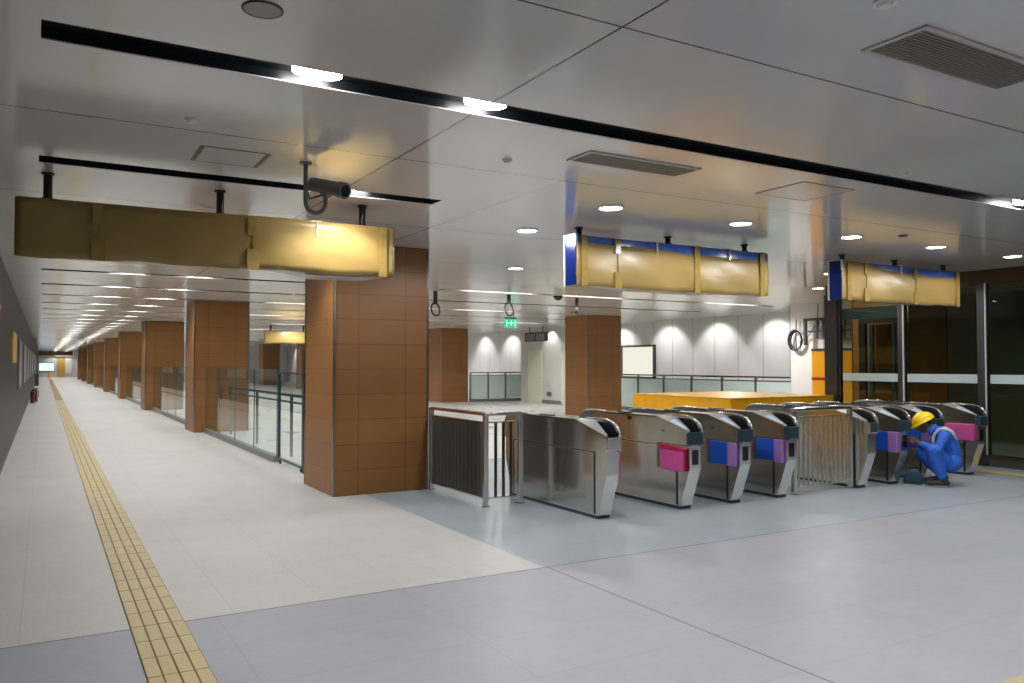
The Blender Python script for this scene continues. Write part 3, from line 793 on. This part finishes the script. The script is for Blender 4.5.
# ------------------------------------------------------------------ glass screen on the right
t = thing('glass_screen', 'tall dark glass screen with steel posts on the right', 'glass screen', (12.82, 0, 0))
box(-.05, .05, YB + .1, 9.93, .0, .18, .004).build('base_rail', 'steel_dark', t)
box(-.04, .10, YB + .1, 10.2, 2.86, H - .001).build('header', 'header', t)
box(-.045, .045, 9.955, 10.235, 0, 2.9).build('wide_post', 'post_dark', t)
box(-.03, .03, 9.89, 9.94, 0, 2.86).build('post', 'black_metal', t)
box(-.05, .05, 8.60, 8.72, .18, 2.86, .004).build('post', 'post_dark', t)
box(-.062, -.048, 8.595, 8.622, .18, 2.86).build('post_bright_edge', 'edge_bright', t)  # bright edges of the posts put in as pale strips
box(-.06, .06, 7.20, 7.34, .0, 2.86, .004).build('post', 'post_dark', t)
box(-.07, -.055, 7.195, 7.215, .18, 2.86).build('post_bright_edge', 'edge_bright', t)
box(.0, .06, 8.72, 9.89, 2.41, 2.62).build('transom', 'dark_teal', t)
for (a, b) in ((8.72, 9.89), (7.34, 8.60), (4.0, 7.20), (.8, 3.95), (-2.4, .75), (YB + .1, -2.45)):
    g = box(-.008, .008, a, b, .18, 2.86).build('glass_panel', 'glass_dark', t)
    box(-.012, -.009, a + .03, b - .03, 1.29, 1.43).build('frosted_band', 'frost_band', g)
t = thing('glass_door', 'black framed glass door inside the dark glass room', 'door', (13.9, 9.38, 0))
MB().box(-.04, .04, 0, .92, 2.38, 2.55).box(-.04, .04, .78, .92, 0, 2.38).box(-.04, .04, .0, .12, 0, 2.38).build('frame', 'black_metal', t)
MB().box(-.03, .03, .62, .70, 0, 2.36).box(-.03, .03, .15, .21, 0, 2.36).build('stile', 'dark_teal', t)
box(-.006, .006, .21, .62, .02, 2.36).build('glass_panel', 'glass_dark', t)

# ------------------------------------------------------------------ things on the left wall and at the corridor's end
t = thing('wall_board', 'narrow yellow board on the dark left wall', 'board', (XL, 17.6, 0))
box(.0, .04, 0, 2.3, 1.62, 2.22, .004).build('board_face', 'wood_yellow', t)
for i, (a, b) in enumerate(((22.3, 25.3), (27.8, 31.9), (33.6, 37.5), (40, 44), (47, 52), (55, 60), (64, 70))):
    t = thing('wall_poster', '%s pale poster board along the dark left wall counted from the yellow board' % ordinal(i + 1), 'poster', (XL, a, 0), 'poster boards on the left wall')
    box(0, .03, 0, b - a, 1.0, 2.2).build('frame', 'mid_grey', t)
    box(.03, .036, .06, b - a - .06, 1.06, 2.14).build('sheet', 'poster_sheet', t)
def extinguisher(x, y, label):
    t = thing('fire_extinguisher', label, 'fire extinguisher', (x, y, 0), 'fire extinguishers by the left wall')
    MB().cyl((0, 0, 0), (0, 0, .45), .085, n=20).ball((0, 0, .45), .085, sz=.6).cyl((0, 0, .48), (0, 0, .54), .03)  .build('cylinder', 'dark_red', t, True, 40)
    MB().box(-.02, .10, -.012, .012, .55, .575).box(-.03, .03, -.03, .03, .53, .56).build('valve_handle', 'black', t)
    MB().tube([(.03, 0, .54), (.12, 0, .45), (.11, 0, .2)], .012, 8).build('hose', 'black', t, True)
extinguisher(-.36, 38.2, 'red fire extinguisher on the floor by the left wall, nearer of two')
extinguisher(-.28, 39.6, 'red fire extinguisher on the floor by the left wall, farther of two')
t = thing('floor_box', 'small dark box far along the foot of the left wall', 'box', (-.42, 68, 0))
box(-.1, .14, 0, .5, 0, .8, .02).build('body', 'dark_grey', t); box(-.11, .15, -.01, .51, .8, .84, .01).build('lid', 'black', t)
t = thing('wall_alarm', 'small red alarm box with white top at the left picture edge', 'alarm', (XL, 12.80, 2.24))
box(0, .02, 0, .16, 0, .10, .005).build('box', 'red', t); box(0, .02, .02, .14, .10, .15, .005).build('beacon', 'white', t)
t = thing('barrier_cone', 'tiny orange cone before the lit window at the corridor end', 'cone', (.58, 106, 0))
MB().cyl((0, 0, .03), (0, 0, .75), .17, .03, 20).build('cone', 'cabinet', t, True, 40); box(-.22, .22, -.22, .22, 0, .03).build('base', 'cabinet', t)

# ------------------------------------------------------------------ the worker
M['skin'] = plain('skin', (.115, .055, .032), .5, var=.08)
M['coverall'] = plain('blue coverall cloth', (.022, .115, .56), .7, var=.18, ns=14)
M['helmet'] = plain('yellow hard hat', (.88, .62, .0), .25, var=.03)
M['vest'] = plain('grey reflective strap', (.45, .50, .52), .35)
M['shoe'] = plain('black shoe', (.02, .02, .022), .5)
M['sole'] = plain('grey sole', (.25, .24, .22), .6)
M['hair'] = plain('black hair', (.008, .007, .006), .6)
M['eye'] = plain('eye', (.5, .48, .45), .2)
M['bag'] = plain('dark teal cloth', (.02, .075, .095), .55, var=.3, ns=12)
V = Vector
WX, WY, WA = 10.23, 6.47, math.radians(57.5)
wk = thing('person', 'crouching worker in blue coveralls and yellow hard hat reaching into a gate', 'person', (WX, WY, 0))
FW, SD = V((-math.cos(WA), math.sin(WA), 0)), V((-math.sin(WA), -math.cos(WA), 0))     # the way he faces, and his left
def L3(f, sd, z): return FW * f + SD * sd + V((0, 0, z))
J = dict(pel=(-.16, 0, .31), hl=(-.14, .105, .30), hr=(-.14, -.095, .30), sp=(-.185, 0, .45), ch=(-.135, 0, .585), nb=(-.03, 0, .70), nk=(.04, 0, .735),
         sl=(-.115, .175, .665), sr=(-.09, -.165, .665), el=(-.035, .275, .475), er=(.06, -.19, .46), wl=(.16, .19, .55), wr=(.195, .01, .53),
         kl=(.02, .265, .475), kr=(.165, -.14, .40), al=(-.09, .20, .105), ar=(-.08, -.12, .135))
J = {k: L3(*v) for k, v in J.items()}
hd = L3(.12, .0, .805)                       # centre of the head
fd = L3(.86, .12, -.46).normalized()              # where the face looks
rt = fd.cross(V((0, 0, 1))).normalized(); hu = rt.cross(fd).normalized()
def HP(f, r, u): return hd + fd * f + rt * r + hu * u
Rh = Matrix((rt, -fd, hu)).transposed()              # local x = right, -y = forward, z = up
b = MB()
b.ball(hd + fd * -.012 + hu * .02, .1, .78, .98, .92, rot=Rh)                        # skull
b.ball(HP(.035, 0, -.045), .07, .82, .85, .95, rot=Rh)                               # face and jaw
b.ball(HP(.075, 0, -.088), .026, 1.1, .8, .8, rot=Rh)                                # chin
b.chain([HP(.093, 0, .0), HP(.112, 0, -.030)], [.010, .015])                         # nose
b.ball(HP(.094, 0, -.062), .016, 1.5, .7, .6, rot=Rh)                                # lips
b.ball(HP(.085, .030, .012), .016, 1.3, .8, .6, rot=Rh).ball(HP(.085, -.030, .012), .016, 1.3, .8, .6, rot=Rh)   # brow
for s in (-1, 1): b.ball(HP(-.005, s * .079, -.012), .026, .35, .7, 1.1, rot=Rh)     # ears
b.chain([J['nb'], J['nk'], HP(-.035, 0, -.055)], [.06, .055, .056])
b.chain([J['pel'], J['sp'], J['ch'], J['nb']], [.10, .105, .115, .07])
b.chain([J['sl'], J['ch'], J['sr']], [.05, .09, .05])
for s in 'lr':
    b.chain([J['s' + s], J['e' + s], J['w' + s]], [.047, .040, .026])
    b.chain([J['h' + s], J['k' + s], J['a' + s]], [.075, .052, .038])
    ft = J['a' + s] + L3(.18, 0, -J['a' + s].z + .035); b.chain([J['a' + s], J['a' + s] + L3(-.04, 0, -.045), ft], [.038, .036, .03])
# hands: palm, four bent fingers of different lengths, thumb from the side
for s in 'lr':
    w = J['w' + s]; tip = L3(.27, .13, .585) if s == 'l' else L3(.30, .03, .575)
    d = (tip - w).normalized(); side = d.cross(V((0, 0, 1))).normalized() * (1 if s == 'l' else -1); up = V((0, 0, 1))
    palm = w + d * .055
    acr = (up * .9 + side * .25).normalized(); nrm = d.cross(acr).normalized() * (1 if s == 'l' else -1)
    b.chain([w, palm], [.026, .028])
    for k, (of, ln) in enumerate(((.030, .068), (.011, .078), (-.009, .072), (-.028, .056))):
        a = palm + acr * of * .6; k1 = w + d * .088 + acr * of
        k2 = k1 + d * ln * .5 - nrm * ln * .15; k3 = k2 + d * ln * .22 - nrm * ln * .35
        b.chain([a, k1, k2, k3], [.014, .0105, .0095, .008])
    b.chain([w + d * .03 + acr * .02, w + d * .055 + acr * .048 - nrm * .012, w + d * .088 + acr * .052 - nrm * .028], [.014, .011, .009])
remesh(b.build('body', 'skin', wk), .0062, 2)
# coverall
b = MB()
b.chain([J['pel'], J['sp'], J['ch'], J['nb'] + L3(-.02, 0, -.01)], [.135, .13, .14, .088])
b.ball(J['pel'] + L3(-.03, .05, 0), .13).ball(J['pel'] + L3(-.03, -.05, 0), .13)
b.chain([J['sl'], J['ch'], J['sr']], [.072, .115, .072])
b.chain([J['nb'], J['nk'] + L3(-.015, 0, -.012)], [.075, .069])
for s in 'lr':
    b.chain([J['s' + s], J['e' + s], J['e' + s].lerp(J['w' + s], .9)], [.073, .060, .044])
    b.chain([J['h' + s], J['h' + s].lerp(J['k' + s], .5), J['k' + s], J['k' + s].lerp(J['a' + s], .5), J['k' + s].lerp(J['a' + s], .88)], [.108, .098, .082, .080, .064])
    q = J['e' + s]; b.ball(q, .063)
cov = remesh(b.build('coverall', 'coverall', wk), .0085, 4)
md_t = bpy.data.textures.new('folds', 'CLOUDS'); md_t.noise_scale = .055; md_t.noise_depth = 2
md = cov.modifiers.new('folds', 'DISPLACE'); md.texture = md_t; md.strength = .016; md.mid_level = .5
# belt, collar and straps
b = MB(); n = J['nk'] + L3(-.025, 0, -.015); ax = (J['nk'] - J['nb']).normalized(); u = ax.cross(SD).normalized(); v = ax.cross(u)
b.tube([n + u * .074 * math.cos(a) + v * .078 * math.sin(a) for a in [2 * PI * k / 24 for k in range(24)]], .014, 8, True)
b.build('collar', 'coverall', cov, True)
def strap(side):
    pts = [L3(f, side * w_, z) for (f, w_, z) in ((.0, .10, .50), (.015, .105, .58), (.0, .11, .67), (-.06, .115, .74), (-.13, .115, .748), (-.20, .11, .71), (-.265, .10, .61))]
    return MB().tube(pts, .020, 8)
for sd in (-1, 1): strap(sd).build('reflective_strap', 'vest', wk, True)
# hard hat
hat = MB(); N = 28; rings = []
for i in range(8):
    a = PI / 2 * i / 7; rr = .128 * math.cos(a) ** .85 if i < 7 else .0; zz = .115 * math.sin(a)
    rings.append([HP(.0 + rr * math.cos(2 * PI * k / N) * 1.12 - .008, rr * .92 * math.sin(2 * PI * k / N), .032 + zz) for k in range(N)])
bmv = [[hat.bm.verts.new(p) for p in r] for r in rings[:-1]]; top = hat.bm.verts.new(HP(-.008, 0, .032 + .115))
for i in range(len(bmv) - 1):
    for k in range(N): hat.bm.faces.new((bmv[i][k], bmv[i][(k + 1) % N], bmv[i + 1][(k + 1) % N], bmv[i + 1][k]))
for k in range(N): hat.bm.faces.new((bmv[-1][k], bmv[-1][(k + 1) % N], top))
hatr = [hat.bm.verts.new(HP(math.cos(2 * PI * k / N) * (.147 + (.055 if math.cos(2 * PI * k / N) > .2 else 0) * math.cos(2 * PI * k / N)) - .008, .132 * math.sin(2 * PI * k / N), .024 - .012 * max(0, math.cos(2 * PI * k / N)))) for k in range(N)]
for k in range(N): hat.bm.faces.new((hatr[k], hatr[(k + 1) % N], bmv[0][(k + 1) % N], bmv[0][k]))
bmesh.ops.recalc_face_normals(hat.bm, faces=hat.bm.faces[:])
ho = hat.build('hard_hat', 'helmet', wk, True)
md = ho.modifiers.new('th', 'SOLIDIFY'); md.thickness = .006; md.offset = 0
MB().tube([HP(.10 - .2 * k / 10, 0, .034 + .118 * math.sin(PI * (k + .8) / 11.6)) for k in range(11)], .010, 8).build('hat_ridge', 'helmet', ho, True)
MB().tube([HP(.02, .088, .03), HP(.035, .075, -.05), HP(.055, .03, -.115), HP(.055, -.03, -.115), HP(.035, -.075, -.05), HP(.02, -.088, .03)], .005, 6).build('chin_strap', 'black', ho, True)
MB().ball(HP(-.05, 0, .005), .088, .9, .85, .6, rot=Rh).build('hair', 'hair', wk, True)
for sd in (-1, 1):
    MB().ball(HP(.090, sd * .031, -.004), .0105, n=12).build('eye', 'eye', wk, True)
# shoes
for s in 'lr':
    a = J['a' + s]; lift = a.z - .105
    b = MB().chain([a + L3(0, 0, -.01), a + L3(-.035, 0, -.05), a + L3(.07, .005, .05 + lift * .4 - a.z), a + L3(.16, .008, .04 - a.z)], [.052, .05, .046, .042])
    sh = remesh(b.build('shoe', 'shoe', wk), .008, 3)
    m = MB(); pts = [a + L3(f, 0, zz - a.z) for f, zz in ((-.07, .012 + lift * 1.6), (.05, .012 + lift * .5), (.12, .011), (.195, .012))]
    for i in range(3):
        p, q = pts[i], pts[i + 1]
        vs = [m.bm.verts.new(c + L3(0, sy * .042, dz)) for c in (p, q) for sy in (-1, 1) for dz in (-.011, .012)]
        bmesh.ops.convex_hull(m.bm, input=vs)
    m.build('sole', 'sole', sh)
t = thing('tool_bag', 'dark teal cloth bag on the floor before the crouching worker', 'bag', (10.115, 6.70, 0), None, math.radians(122.5))
b = MB().prism([(-.13, 0.002), (.13, .002), (.115, .10), (.06, .17), (-.02, .19), (-.08, .175), (-.12, .09)], 1, -.07, .07)
o = b.build('bag_body', 'bag', t); md = o.modifiers.new('bv', 'BEVEL'); md.width = .025; md.segments = 3
MB().tube([(-.08, -.03, .17), (-.05, -.05, .215), (.03, -.05, .21), (.06, -.03, .16)], .009, 8).build('handle', 'bag', t, True)
box(-.10, .12, .07, .15, .0, .012, .004).build('flap', 'bag', t)

# ------------------------------------------------------------------ camera and view
cd = bpy.data.cameras.new('camera'); cam = bpy.data.objects.new('camera', cd); COL.objects.link(cam)
cd.sensor_fit = 'HORIZONTAL'; cd.sensor_width = 36; cd.lens = 806.9 / 1024 * 36; cd.clip_end = 300; cd.clip_start = .05
yaw, pit = math.radians(30.13), math.radians(1.584)
cam.location = (0, 0, 1.6); cam.rotation_euler = (PI / 2 + pit, 0, -yaw)
scn.camera = cam
wd = bpy.data.worlds.new('world'); scn.world = wd; wd.use_nodes = True
wd.node_tree.nodes['Background'].inputs[0].default_value = (.9, .95, 1, 1); wd.node_tree.nodes['Background'].inputs[1].default_value = .02
scn.view_settings.view_transform = 'Standard'; scn.view_settings.look = 'None'; scn.view_settings.gamma = 1; scn.view_settings.use_curve_mapping = False
scn.view_settings.exposure = 0.15
scn.cycles.use_denoising = True
scn.cycles.max_bounces = 10; scn.cycles.diffuse_bounces = 5; scn.cycles.glossy_bounces = 6; scn.cycles.transparent_max_bounces = 32
scn.cycles.sample_clamp_indirect = 6
scn.cycles.caustics_reflective = False; scn.cycles.caustics_refractive = False
